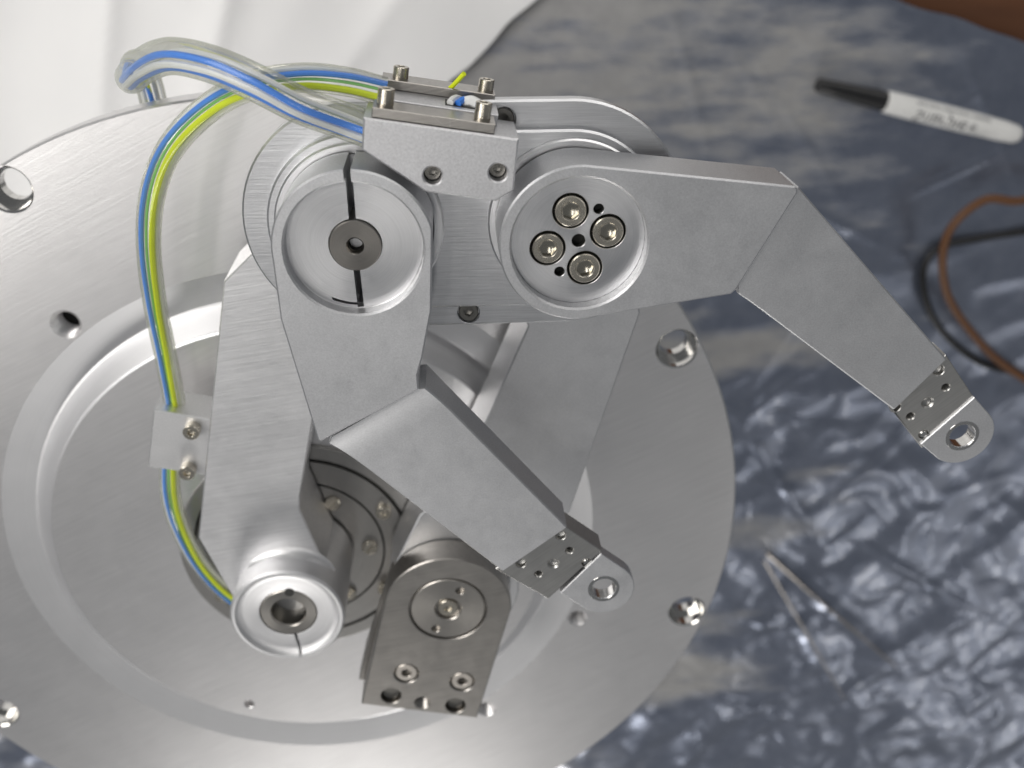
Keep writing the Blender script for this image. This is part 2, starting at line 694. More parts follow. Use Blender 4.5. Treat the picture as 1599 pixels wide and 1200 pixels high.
# ================================================================== table, film, sheet
def grid(name, x0, x1, y0, y1, step, zf, mat, edge):
    nx, ny = int((x1 - x0) / step) + 1, int((y1 - y0) / step) + 1
    vs_, fs = [], []
    for j in range(ny):
        for i in range(nx):
            x = x0 + i * step
            y = max(y0 + j * step, edge(x))
            vs_.append(V(x, y, zf(x, y) - ZO))
    for j in range(ny - 1):
        for i in range(nx - 1):
            if y0 + (j + 1) * step > min(edge(x0 + i * step), edge(x0 + (i + 1) * step)):
                a = j * nx + i
                fs.append((a, a + nx, a + nx + 1, a + 1))
    me = bpy.data.meshes.new(name)
    me.from_pydata([tuple(v) for v in vs_], [], fs)
    bm = bmesh.new()
    bm.from_mesh(me)
    bmesh.ops.delete(bm, geom=[v for v in bm.verts if not v.link_faces], context='VERTS')
    bm.to_mesh(me)
    bm.free()
    for p in me.polygons:
        p.use_smooth = True
    me.materials.append(mat)
    o = bpy.data.objects.new(name, me)
    link(o, (0, 0, -ZO), None)
    me.transform(Matrix.Translation(-V(0, 0, -ZO)))
    return o


tb = bmesh.new()
plate([(-520, -420), (760, -420), (760, 700), (-520, 700)], -345, -307, 2.0, bm=tb)
table = obj('table_top', tb, wood_material(), None, (0, 0, -345))
tag(table, 'brown wooden table top showing past the film corner', 'table', kind='structure')


def film_edge(x):
    """y of the near edge of the film where the brown table shows"""
    return -141.6 + (x - 308.3) * 0.306 + 3.0 * noise.noise((x * 0.03, 3.1, 0))


FOLDS = [((230, -110), (300, -20), 2.4, 2.2), ((330, -20), (430, -70), 2.6, 2.0), ((300, -130), (380, -60), 2.0, 2.0), ((250, -30), (345, 15), 2.4, 2.2),
         ((180, -140), (215, -40), 2.6, 2.4), ((410, -30), (350, -120), 2.0, 2.0), ((205, -130), (260, -60), 2.2, 2.2), ((300, 40), (380, 130), 3.5, 3.0), ((240, 120), (330, 250), 4.0, 3.0),
         ((420, 90), (330, 200), 4.0, 3.0), ((350, 240), (480, 330), 5.0, 3.0), ((230, 380), (330, 430), 5.0, 3.0),
         ((283, 246), (404, 367), 7.0, 5.0), ((279, 256), (368, 404), 5.0, 5.0), ((384, 40), (520, 10), 5.0, 5.0),
         ((300, 20), (250, 120), 4.0, 6.0), ((330, -60), (400, -110), 3.0, 6.0), ((240, 300), (330, 330), 4.0, 6.0),
         ((404, 367), (340, 420), 5.0, 6.0), ((420, 180), (520, 260), 4.0, 7.0), ((250, 180), (330, 200), 3.0, 6.0)]


def film_z(x, y):
    p = Vector((x * 0.001, y * 0.001, 0))
    near = min(1.0, max(0.28, (y + 110) / 260))                 # flatter by the pen, crumpled at the far end
    q = Matrix.Rotation(0.75, 3, 'Z') @ p
    q = Vector((q.x, q.y * 2.0, 0)) + 0.012 * noise.noise_vector(p * 14)
    a = 1 - abs(noise.noise(q * 7 + Vector((3, 1, 0)))) * 2
    b = 1 - abs(noise.noise(q * 15 + Vector((7, 4, 2)))) * 2
    d = 1 - abs(noise.noise((p + 0.006 * noise.noise_vector(p * 30)) * 34)) * 2
    c = noise.noise(p * 60)
    z = 3.0 + near * (5.0 * a + 3.6 * b + 1.9 * d * min(1.0, near + 0.1) + 0.7 * c) + 1.2 * noise.noise(p * 7)
    for (ax, ay), (bx, by), h, wd in FOLDS:
        dx, dy = bx - ax, by - ay
        L2 = dx * dx + dy * dy
        t = ((x - ax) * dx + (y - ay) * dy) / L2
        if -0.15 < t < 1.15:
            d = abs((x - ax) * dy - (y - ay) * dx) / math.sqrt(L2)
            if d < wd * 2.2:
                e = max(0.0, 1 - abs(t - 0.5) * 1.6)
                z += h * e * max(0.0, 1 - d / (wd * 2.2)) ** 1.5
    return 1.2 + 0.62 * z if z > 0 else 1.2 + 0.25 * z


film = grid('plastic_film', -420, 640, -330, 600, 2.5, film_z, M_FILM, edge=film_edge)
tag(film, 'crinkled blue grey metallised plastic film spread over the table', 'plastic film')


def white_sheet():
    """draped sheet; its right-hand edge runs from (104, -143) towards (11, -49)"""
    d = Vector((-93.0, 94.0)).normalized()
    n = Vector((-d.y, d.x))                        # away from the film, to the left
    if n.x > 0:
        n = -n
    o0 = Vector((104.0, -143.0)) - d * 330  # sheet extended unseen, so the arm wall reflects white
    nu, nv = 185, 130
    vs_, fs = [], []
    for j in range(nv + 1):
        for i in range(nu + 1):
            u, v = i * 4.0, j * 3.6
            p = o0 + d * u + n * (v + (5 * noise.noise((u * 0.014, 0.5, 0)) + 3 * noise.noise((u * 0.05, 2.5, 0))) * max(0, 1 - v / 60))
            q = Vector((p.x * 0.001, p.y * 0.001, 0))
            rg = 1 - abs(noise.noise(Vector((q.x * 13 + q.y * 3, q.y * 4, 4)))) * 2.4
            f = 4.0 * math.sin((p.x + 0.25 * p.y) * 0.07 + 4 * noise.noise(q * 8)) * (0.5 + noise.noise(q * 6 + Vector((5, 0, 0)))) + 7.0 * max(0, rg) ** 3
            z = 13 + f + 5 * noise.noise(q * 8)
            z = 9.0 + (z - 9.0) * min(1.0, v / 90.0)
            vs_.append(V(p.x, p.y, z - ZO))
    for j in range(nv):
        for i in range(nu):
            a = j * (nu + 1) + i
            fs.append((a, a + 1, a + nu + 2, a + nu + 1))
    me = bpy.data.meshes.new('white_sheet')
    me.from_pydata([tuple(v - V(0, -100, -ZO)) for v in vs_], [], fs)
    for p in me.polygons:
        p.use_smooth = True
    me.materials.append(cloth_material())
    return link(bpy.data.objects.new('white_sheet', me), (0, -100, -ZO), None)


def crease(pts, r):
    """hard folded lip of the film, standing up along a line"""
    path = smooth_path(pts, 10)
    bm = tube([Vector((p.x, p.y, p.z - ZO)) for p in path], lambda k: r * (1.25 - 0.75 * k), 10)
    o = obj('film_fold', bm, M_FOLD, film, (pts[0][0], pts[0][1], -ZO))
    return o


M_FOLD = metal('film_fold_edge', (0.34, 0.315, 0.29), 0.30, 'blast', fine=400, bump=0.05)
crease([(281, 244, 14), (322, 285.7, 15), (363, 326.3, 14), (404, 367, 12)], 1.4)
crease([(281, 254, 10), (310, 304, 11), (339, 354, 11), (368, 404, 9)], 0.8)
sheet = white_sheet()
tag(sheet, 'soft white packing sheet with faint folds behind the flange', 'sheet')

# ================================================================== the robot
robot = empty('robot_arm', (0, 0, -ZO))
tag(robot, 'bare aluminium twin forearm robot mechanism bolted on a round flange', 'robot arm')

body = lathe(0, 0, [(0, -302), (80, -302), (82, -300), (82, -60), (76, -52), (76, -11), (0, -11)])
obj('drive_housing', body, M_LINK, robot, (0, 0, -300))

# --- flange: slab with an annular groove and a raised centre
BIG = [(-70.8, -125.0), (124.2, -69.3), (136.6, 39.6), (-121.0, 74.2)]
SMALL = [(-63.7, -83.3, 4.2), (95.6, 40.6, 3.0), (61.3, 84.6, 3.2)]
fl = bmesh.new()
NF = 180
outer = [(150 * math.cos(2 * PI * i / NF), 150 * math.sin(2 * PI * i / NF)) for i in range(NF)]


def circ_edges(bm, ring):
    n = len(ring)
    return [bm.edges.get((ring[i], ring[(i + 1) % n])) or bm.edges.new((ring[i], ring[(i + 1) % n])) for i in range(n)]


def ringv(bm, pts, z):
    return [bm.verts.new(V(a, b, z)) for a, b in pts]


def bandf(bm, a, b):
    for i in range(len(a)):
        j = (i + 1) % len(a)
        bm.faces.new((a[i], a[j], b[j], b[i]))


def cpts(r, n=NF, cx=0, cy=0):
    return [(cx + r * math.cos(2 * PI * i / n), cy + r * math.sin(2 * PI * i / n)) for i in range(n)]


fb, fs_, ft = ringv(fl, cpts(149.3), -10), ringv(fl, cpts(150), -0.6), ringv(fl, cpts(149.4), 0)
fb2 = ringv(fl, cpts(150), -9.4)
bandf(fl, fb, fb2); bandf(fl, fb2, fs_); bandf(fl, fs_, ft)
te = circ_edges(fl, ft)
be = circ_edges(fl, fb)
prof = [(99.6, 0.0), (99.2, -0.12), (90.6, -2.5), (89.9, -2.65), (89.2, -2.5), (88.6, -1.9), (83.9, 2.9), (83.3, 3.5), (83.05, 3.95), (82.5, 4.3)]
prev = None
for r, z in prof:
    cur = ringv(fl, cpts(r), z)
    if prev is None:
        te += circ_edges(fl, cur)
    else:
        bandf(fl, prev, cur)
        fl.faces.ensure_lookup_table()
        for f_ in fl.faces[-NF:]:
            f_.material_index = 1
    prev = cur
te2 = circ_edges(fl, prev)
for (hx, hy) in BIG:
    a, b, m1_, m2_, c, d = (ringv(fl, cpts(r, 40, hx, hy), z) for r, z in ((6.9, 0), (6.4, -0.5), (6.4, -6.0), (4.6, -6.0), (4.6, -9.5), (5.0, -10)))
    bandf(fl, a, b); bandf(fl, b, m1_); bandf(fl, m1_, m2_); bandf(fl, m2_, c); bandf(fl, c, d)
    fl.faces.ensure_lookup_table()
    for f_ in fl.faces[-200:]:
        f_.material_index = 2
    te += circ_edges(fl, a); be += circ_edges(fl, d)
thr = []
for hx, hy, r in SMALL:
    a = ringv(fl, cpts(r + 0.5, 28, hx, hy), 0)
    te += circ_edges(fl, a)
    b = ringv(fl, cpts(r, 28, hx, hy), -0.5)
    bandf(fl, a, b)
    z = -0.5
    for k in range(9):
        c1, c2 = ringv(fl, cpts(r * .88, 28, hx, hy), z - .45), ringv(fl, cpts(r, 28, hx, hy), z - .9)
        bandf(fl, b, c1); bandf(fl, c1, c2)
        b = c2
        z -= .9
    fl.faces.new(b).material_index = 3
hx, hy, r = -27.6, 71.5, 1.7
a, b = ringv(fl, cpts(r + .3, 20, hx, hy), 4.3), ringv(fl, cpts(r, 20, hx, hy), 4.0)
c = ringv(fl, cpts(r, 20, hx, hy), 0.0)
te2 += circ_edges(fl, a)
bandf(fl, a, b); bandf(fl, b, c)
fl.faces.new(c)
bmesh.ops.triangle_fill(fl, use_beauty=True, edges=te, normal=(0, 0, 1))
bmesh.ops.triangle_fill(fl, use_beauty=True, edges=te2, normal=(0, 0, 1))
bmesh.ops.triangle_fill(fl, use_beauty=True, edges=be, normal=(0, 0, -1))
M_GROOVE = metal('turned_groove', (0.74, 0.74, 0.75), 0.44, 'radial', fine=14000, bump=0.0, spots=0.3)
flange = obj('flange', fl, [M_FLANGE, M_GROOVE, M_BORE, M_GAP], robot, (0, 0, 0), angle=14)

# --- rotor in the middle of the flange
rot = lathe(0, 0, [(0, 1), (41.5, 1), (41.5, 5.1), (41.0, 5.6), (36.7, 5.6), (36.7, 3.2), (35.4, 3.2), (35.4, 5.6),
                   (27.5, 5.6), (27.5, 3.8), (26.7, 3.8), (26.7, 5.6), (12, 5.6), (0, 5.6)], 120)
rotor = obj('rotor', rot, metal('dull_rotor_steel', (0.40, 0.39, 0.375), 0.36, 'radial', fine=6000, bump=0.06), robot, (0, 0, 1), angle=25)
for r0, r1_, z in ((35.42, 36.68, 4.6), (26.72, 27.48, 5.0)):
    obj('groove_shade_ring', lathe(0, 0, [(r0, 3.3), (r1_, 3.3), (r1_, z), (r0, z), (r0, 3.3)], 120), M_GAP, rotor, (0, 0, 3.3))  # dark ring added in each groove to paint its shade
for x, y in ((27.8, -14.7), (26.4, 17.6), (-29.8, 17.8), (-30, -14)):
    screw(rotor, x, y, 5.6, 2.6, 1.6, 1.0, 0.9, M_SCREW, rot=x)
for x, y in ((22.2, 0.0), (11.2, -18.8), (13.5, 19.4)):
    sb = lathe(x, y, [(0, 5.6), (2.7, 5.6), (2.7, 6.3), (2.2, 6.8), (0, 6.8)], 28)
    sl = box_bm(x, y, 6.3, 8, 7, 0.75, -0.9, 0.05)
    obj('slotted_screw', carve(sb, [sl]), M_SCREW, rotor, (x, y, 5.6))

# --- near link: thick bar from the rotor axis to the clamped elbow
AX, AY = -1.0, 0.3
EL = (32.3, -131.6)
ER = (81.3, -131.7)
oa = [(1.1, -115.5), (-7.5, -107.6), (-26.5, -24.5)] + arc(AX, AY, 17.6, 176, 6, 14) + \
     [(10.0, -15.0), (5.0, -33.6), (5.6, -38.5), (12.2, -65.8), (22.5, -106.0)] + arc(EL[0], EL[1] + 5, 19.0, 60, -130, 20)
la = bmesh.new()
plate(oa, 6.6, 30.0, 0.4, bm=la)
link_a = obj('lower_link', la, M_LINK, robot, (-5, -50, 6.6))
ha = lathe(AX, AY, [(0, 6.7), (17.55, 6.7), (17.55, 38.3), (16.9, 39.0),
                    (16.1, 39.0), (15.6, 38.2), (15.0, 37.7), (13.6, 37.35), (9.2, 37.0), (8.95, 36.9), (8.95, 20), (0, 20)], 96)
cut = [box_bm(AX + 2.2, AY + 14.5, 12, 44, 0.9, 17.5, -0.165, 0.05)]
hub_a = obj('clamp_hub', carve(ha, cut), metal('turned_aluminium_hub', (0.76, 0.76, 0.77), 0.50, 'radial', fine=7000, bump=0.05, aniso=0.3),
            link_a, (AX, AY, 6.7))
fi = bmesh.new()
rows_ = []
for i in range(41):
    a_ = 226 + 100 * i / 40
    e_ = 0.05 + 3.2 * math.sin(PI * i / 40) ** 0.6
    ca, sa = math.cos(math.radians(a_)), math.sin(math.radians(a_))
    rows_.append([fi.verts.new(V(AX + (17.45 + e_ * (1 - math.cos(b_))) * ca, AY + (17.45 + e_ * (1 - math.cos(b_))) * sa, 30.03 + e_ * (1 - math.sin(b_))))
                  for b_ in [PI / 2 * k / 8 for k in range(9)]])
for i in range(40):
    for k in range(8):
        fi.faces.new((rows_[i][k], rows_[i + 1][k], rows_[i + 1][k + 1], rows_[i][k + 1]))
obj('hub_fillet', fi, M_LINK, link_a, (AX, AY, 30), angle=60)
sh = lathe(AX, AY, [(5.0, 21), (8.75, 21), (8.75, 36.7), (8.4, 37.1), (5.6, 37.1), (5.1, 36.6), (5.0, 36.2), (5.0, 21)], 64)
sh.faces.ensure_lookup_table()
for f_ in sh.faces:
    if (f_.calc_center_median().xy - V(AX, AY).xy).length < 5.2 * MM:
        f_.material_index = 1  # bore wall takes a dark steel to paint in its shade
obj('shaft_sleeve', sh, [M_STEELT, M_DSCREW], link_a, (AX, AY, 21))
obj('bore_floor', lathe(AX, AY, [(0, 22), (5.0, 22), (5.0, 22.6), (0, 22.6)], 32), plain('shaded_bore_floor', (0.06, 0.052, 0.045), 0.45), link_a, (AX, AY, 24))  # dark brown paints the shade at the bottom of the bore
obj('dark_hole_disc', lathe(AX + 1.1, AY - 7.9, [(0, 36.9), (1.45, 36.9), (1.45, 37.16), (0, 37.16)], 24), M_GAP, link_a, (AX + 1.1, AY - 7.9, 37))  # flat dark disc painted in for the shade of a hole

# --- far link between the steel post and the right elbow
PX, PY = 48.7, 0.2
oc = [(51.8, -36.5), (81.0 - 7.1, -91.7)] + [(80.0, -107.0)] + arc(ER[0], ER[1], 24.5, 110, 410, 22) + \
     [(105.3, -94.7), (87.4, -28.1)]
oc = hull([(72.0, -91.7 - 1.6), (62.9, -64.4)] + arc(ER[0], ER[1], 25.0, 160, 400, 20) + [(105.3, -94.7), (87.4, -28.1)] + arc(PX + 0.8, PY - 2, 21.5, 0, 180, 14))
# straight left flank, as the bar narrows on that side
oc = [(62.9, -64.4), (73.9, -91.7)] + arc(ER[0] + 2.5, ER[1] + 5, 20.5, 150, 385, 26) + [(105.3, -94.7), (87.4, -28.1), (74.0, -7.0)] + \
     arc(PX + 2, PY, 21.0, -5, 190, 18) + [(33.0, -12.0), (41.0, -29.0), (52.0, -40.0)]
lc = bmesh.new()
plate(oc, 7.0, 29.0, 0.4, bm=lc)
link_c = obj('upper_link', lc, M_BLAST, robot, (70, -60, 7))

# --- steel bracket clamped over the post
ob_ = arc(PX, PY, 19.9, 188, 362, 30) + [(56.9, 47.7), (19.0, 38.7)]
bh = [(PX, PY, 12.2, 1.6, 0.25), (34.4, 26.2, 4.0, 3.0, 0.3), (52.4, 31.0, 4.0, 3.0, 0.3),
      (28.9, 35.7, 3.3, 5.0, 0.25), (39.0, 39.4, 2.5, 5.5, 0.3, 'thread'), (49.9, 41.5, 3.3, 5.0, 0.25)]
bb = bmesh.new()
plate(ob_, 29.6, 39.0, 0.35, bh, bb)
bracket = obj('steel_bracket', bb, [M_STEEL, M_GAP], robot, (PX, PY, 29.6))
disc = bmesh.new()
plate(cpts(11.6, 72, PX, PY), 36.9, 38.8, 0.25, [(52.6, -6.9, 1.35, 1.6, 0.15), (44.6, 7.9, 1.35, 1.6, 0.15), (PX, PY, 4.1, 1.7, 0.3)], disc)
dsc = obj('bearing_cap', disc, M_STEELT, bracket, (PX, PY, 36.9))
screw(dsc, PX, PY, 37.15, 3.1, 1.35, 1.2, 0.8, M_SCREW)
screw(bracket, 34.4, 26.2, 36.05, 3.55, 2.6, 1.7, 1.7, M_STUD, rot=0.2, sock=M_SHAFT)
screw(bracket, 52.4, 31.0, 36.05, 3.55, 2.6, 1.7, 1.7, M_STUD, rot=0.7, sock=M_SHAFT)  # dark socket colour paints in the shade of the hex
for x, y in ((28.9, 35.7), (49.9, 41.5)):
    obj('dowel_pin', lathe(x, y, [(0, 33.9), (2.95, 33.9), (2.95, 37.2), (2.5, 37.6), (0, 37.6)], 32), M_DSCREW, bracket, (x, y, 34))
sp = bmesh.new()
plate([(31.0, -8), (40, -12), (56, -10), (54, 40), (46, 42.5), (17.6, 37.4), (20.5, 25)], 24.5, 29.4, 0.3, bm=sp)
obj('spacer_plate', sp, M_STEEL, bracket, (PX, PY, 24.5))

# --- crossbar carrying both elbows
oe = arc(EL[0], EL[1], 27.3, 90, 270, 36) + arc(ER[0], ER[1], 27.3, -90, 90, 36)
eb = bmesh.new()
plate(oe, 51.5, 55.0, 0.5, [(57.0, -107.6, 2.7, 2.2, 0.2), (65.9, -154.7, 2.7, 2.2, 0.2)], eb)
bar = obj('crossbar', eb, M_BAR, robot, (56.8, -131.6, 51.5))
bs = bmesh.new()
plate(arc(EL[0], EL[1] + 3, 19.0, 90, 270, 32) + arc(ER[0], ER[1] + 3, 19.0, -90, 90, 32), 30.05, 51.45, 0.3, bm=bs)
obj('crossbar_body', bs, M_BAR, bar, (56.8, -128.6, 30))
screw(bar, 57.0, -107.6, 52.85, 2.4, 1.7, 1.15, 1.1, M_DSCREW, rot=0.5)
screw(bar, 65.9, -154.7, 52.85, 2.4, 1.7, 1.15, 1.1, M_DSCREW, rot=0.2)
oe2 = arc(EL[0], EL[1], 21.2, 90, 270, 32) + arc(ER[0], ER[1], 21.2, -90, 90, 32)
eb2 = bmesh.new()
plate(oe2, 55.01, 58.0, 0.5, bm=eb2)
obj('crossbar_cover', eb2, M_BAR, bar, (56.8, -131.6, 55))
for (cx, cy) in (EL, ER):
    ft_ = lathe(cx, cy, [(0, 56), (19.4, 56), (19.4, 58.9), (19.0, 59.3), (17.2, 59.3), (16.9, 59.0), (0, 59.0)], 96)
    obj('bearing_ring', ft_, M_TURN, bar, (cx, cy, 56))


# --- the two forearms
def forearm(hubpoly, hub, crease, outer_l, outer_r, tip_l, tip_r, tab, tabc, holes, half, dimple, slit):
    zt = 75.0
    rec = 6.6
    hb = bmesh.new()
    plate(hubpoly, 60.2, zt, 0.4, [(hub[0], hub[1], 15.0, rec, 0.45)], hb)
    if slit:
        cx, cy = hub
        cuts = [box_bm(cx - 0.2, cy - 13.5, 58, 78, 1.55, 20, 0.0, 0.05), box_bm(cx + 0.0, cy + 9.9, 58, 78, 1.45, 9.6, -0.03, 0.05)]
        ac = [(cx + 13.6 * math.cos(math.radians(a)), cy + 13.6 * math.sin(math.radians(a))) for a in range(90, 118, 3)]
        ac2 = [(cx + 14.2 * math.cos(math.radians(a)), cy + 14.2 * math.sin(math.radians(a))) for a in range(90, 118, 3)]
        cuts.append(plate(ac + ac2[::-1], 66, 78, 0.05))
        hb = carve(hb, cuts)
    # outer blade: fillet behind the step, then flat
    rows = []
    n = 9
    L0, L1, R0, R1 = Vector(outer_l[0]), Vector(outer_l[1]), Vector(outer_r[0]), Vector(outer_r[1])
    ts = [0.0, 0.0, 0.03, 0.06, 0.09, 0.12, 0.15, 0.18, 0.97, 1.0]
    for t in ts:
        e = min(1.0, max(0.0, t / 0.18))
        z = 71.3 + 1.6 * (1 - e) ** 2
        l_, r_ = L0.lerp(L1, t), R0.lerp(R1, t)
        if not rows:
            back = (L0 - L1).normalized() * 1.2
            l_, r_ = l_.lerp(r_, 0.06) + back, r_.lerp(l_, 0.06) + back
        rows.append((l_, r_, z))
    bl = bmesh.new()
    tv, bv = [], []
    c = 0.35
    for l, r, z in rows:
        d = (r - l).normalized()
        tv.append([bl.verts.new(V(*l, z - c)), bl.verts.new(V(*(l + d * c), z)), bl.verts.new(V(*(r - d * c), z)), bl.verts.new(V(*r, z - c))])
        bv.append([bl.verts.new(V(*l, 60.3)), bl.verts.new(V(*r, 60.3))])
    for i in range(len(rows) - 1):
        for k in range(3):
            bl.faces.new((tv[i][k], tv[i][k + 1], tv[i + 1][k + 1], tv[i + 1][k]))
        bl.faces.new((bv[i][0], tv[i][0], tv[i + 1][0], bv[i + 1][0]))
        bl.faces.new((tv[i][3], bv[i][1], bv[i + 1][1], tv[i + 1][3]))
        bl.faces.new((bv[i][0], bv[i + 1][0], bv[i + 1][1], bv[i][1]))
    bl.faces.new((bv[0][0], bv[0][1], tv[0][3], tv[0][2], tv[0][1], tv[0][0]))
    bl.faces.new((bv[-1][1], bv[-1][0], tv[-1][0], tv[-1][1], tv[-1][2], tv[-1][3]))
    join(hb, bl)
    arm_ = obj('forearm', hb, M_BLAST, robot, (hub[0], hub[1], 60.2), angle=30)
    # turned floor of the recess, its own finish
    # tip: sunk seat with tapped holes, then a rounded tab with an eye
    d = (Vector(tip_l[1]) - Vector(tip_l[0])).normalized()
    seat = [tuple(Vector(tip_l[0]) - d * 1.5), tip_l[1], tip_r[1], tuple(Vector(tip_r[0]) - d * 1.5)]
    sb = bmesh.new()
    hs = [(x, y, 1.05, 4.5, 0.18, 'thread') for x, y in holes] + [(x, y, 1.35, 1.6, 0.2, 'cone') for x, y in half] + \
         [(dimple[0], dimple[1], 1.2, 1.0, 0.45, 'cone')]
    plate(seat, 61.5, 68.8, 0.2, hs, sb)
    obj('tip_seat', sb, [M_TIP, M_GAP], arm_, (seat[0][0], seat[0][1], 60.4))
    tbm = bmesh.new()
    plate(tab, 65.6, 69.4, 0.2, [(tabc[0], tabc[1], 3.3, None, 0.15)], tbm)
    tb_ = obj('tip_tab', tbm, M_BLAST, arm_, (tabc[0], tabc[1], 65.6))
    obj('eye_bush', lathe(tabc[0], tabc[1], [(3.25, 65.7), (4.4, 65.7), (4.4, 69.35), (4.3, 69.46), (3.5, 69.46), (3.25, 69.2), (3.25, 65.7)], 48), M_BORE, tb_, (tabc[0], tabc[1], 65.7))
    for i, (x, y) in enumerate(half):
        obj('dowel_pin', lathe(x, y, [(0, 66.8), (1.2, 66.8), (1.2, 68.2), (0.8, 68.7), (0, 68.7)], 20), M_BORE, arm_, (x, y, 67)) if i == 2 else None
    return arm_


M_TIP = metal('machined_tip', (0.50, 0.495, 0.48), 0.34, 'linear', 0.7, 2500, 0.06, spots=0.8)


def tab_poly(l0, r0, c, r):
    dl = math.degrees(math.atan2(l0[1] - c[1], l0[0] - c[0]))
    ax = Vector((r0[1] - l0[1], l0[0] - r0[0])).normalized()
    mid = (Vector(l0) + Vector(r0)) / 2
    if ax.dot(Vector(c) - mid) < 0:
        ax = -ax
    return hull([l0, r0] + [p for p in arc(c[0], c[1], r, 0, 355, 71) if ax.dot(Vector(p) - mid) > 1.5])


# left elbow, blade pointing to the far right
hubL = arc(EL[0], EL[1], 17.7, 175, 345, 40) + [(48.4, -117.0), (45.9, -105.3), (44.6, -101.0), (44.7, -98.2), (44.8, -97.2), (21.0, -84.0), (20.2, -84.4), (18.9, -92.0), (14.9, -115.8)]
dL = forearm(hubL, EL, None, ((22.4, -82.0), (64.1, -40.0)), ((46.3, -96.4), (81.0, -53.6)),
             ((63.6, -37.9), (76.8, -27.8)), ((81.2, -51.7), (91.0, -43.4)),
             tab_poly((80.1, -30.3), (90.7, -43.0), (91.9, -31.0), 8.4), (91.9, -31.0),
             [(74.0, -36.5), (82.2, -44.0)], [(69.3, -40.3), (79.8, -49.0), (87.0, -39.6)], (78.0, -39.8), True)
sft = lathe(EL[0], EL[1], [(0, 62), (5.75, 62), (5.75, 71.9), (5.5, 72.15), (2.0, 72.15), (1.7, 71.8), (1.55, 71.2), (1.75, 70.8), (1.5, 70.4), (1.7, 70), (1.5, 69.6), (1.7, 69.2),
                           (1.5, 68.8), (1.65, 66), (0, 65.5)], 56)
sft.faces.ensure_lookup_table()
for f_ in sft.faces:
    if f_.calc_center_median().z < (70.3 + ZO) * MM and (f_.calc_center_median().xy - V(*EL).xy).length < 1.72 * MM:
        f_.material_index = 1  # lower part of the shaft hole painted dark for its shade
obj('clamp_shaft', sft, [M_SHAFT, M_GAP], dL, (EL[0], EL[1], 62))

# right elbow, blade pointing past the table corner
hubR = arc(ER[0], ER[1], 17.7, 88, 272, 40) + [(127.6, -144.0), (128.3, -143.4), (128.4, -142.6), (117.2, -120.1), (116.3, -119.2)]
dR = forearm(hubR, ER, None, ((118.5, -118.4), (161.9, -85.5)), ((129.2, -143.2), (172.4, -99.3)),
             ((163.5, -83.4), (173.0, -72.3)), ((174.5, -98.1), (183.8, -86.5)),
             tab_poly((172.0, -74.0), (183.2, -87.3), (182.4, -76.2), 8.4), (182.6, -76.0),
             [(168.0, -82.0), (175.5, -90.0)], [(163.6, -84.8), (172.7, -94.8), (172.6, -76.4)], (171.7, -85.8), False)
wp = bmesh.new()
wh = []
S4 = [(ER[0] + 6.9 * math.cos(math.radians(a)), ER[1] + 6.9 * math.sin(math.radians(a))) for a in (-105, -15, 75, 165)]
for x, y in S4:
    wh.append((x, y, 4.0, 2.2, 0.12, 'dark'))
wh += [(ER[0] + 0.2, ER[1] + 0.2, 1.5, 2.8, 0.15, 'dark'), (ER[0] + 4.4, ER[1] - 7.0, 1.15, 2.8, 0.12, 'dark'), (ER[0] - 3.9, ER[1] + 7.4, 1.15, 2.8, 0.12, 'dark')]
plate(cpts(14.96, 90, ER[0], ER[1]), 68.0, 71.5, 0.1, wh, wp)
hubface = obj('hub_face', wp, [M_TURN, M_GAP], dR, (ER[0], ER[1], 68))
for i, (x, y) in enumerate(S4):
    screw(hubface, x, y, 69.3, 3.45, 2.6, 1.95, 1.9, M_SCREW, rot=0.4 + i * 0.8, sock=M_SOCK)
wl = lathe(EL[0], EL[1], [(5.9, 69.0), (14.96, 69.0), (14.96, 71.5), (14.75, 71.3), (12.5, 71.25), (5.9, 71.25), (5.9, 69.0)], 96)
wl = carve(wl, [box_bm(EL[0] - 0.2, EL[1] - 13.5, 58, 78, 1.55, 20, 0.0, 0.05), box_bm(EL[0], EL[1] + 9.9, 58, 78, 1.45, 9.6, -0.03, 0.05),
                plate([(EL[0] + 13.6 * math.cos(math.radians(a)), EL[1] + 13.6 * math.sin(math.radians(a))) for a in range(90, 118, 3)] +
                      [(EL[0] + 14.2 * math.cos(math.radians(a)), EL[1] + 14.2 * math.sin(math.radians(a))) for a in range(115, 89, -3)], 66, 78, 0.05)])
obj('hub_face', wl, M_TURN, dL, (EL[0], EL[1], 71.2))

# --- cable clamp block on the crossbar
oF = [(36.2, -159.7), (68.0, -154.8), (66.9, -143.9), (63.1, -141.6), (48.1, -144.0), (35.4, -153.1)]
fb_ = bmesh.new()
plate(oF, 58.05, 74.0, 0.4, [(49.8, -147.4, 1.95, 6.0, 0.35), (63.6, -147.8, 1.95, 6.0, 0.35)], fb_)
blk = obj('clamp_block', fb_, M_BLOCK, robot, (52, -151, 58))
for x, y in ((49.8, -147.4), (63.6, -147.8)):
    screw(blk, x, y, 68.1, 1.75, 3.0, 0.85, 0.9, M_DSCREW, rot=x)
ux, uy = 31.8 / 32.18, 4.9 / 32.18
nx, ny = 0.1523, -0.9883


def onF(s, d):
    return (36.2 + ux * s + nx * d, -159.7 + uy * s + ny * d)


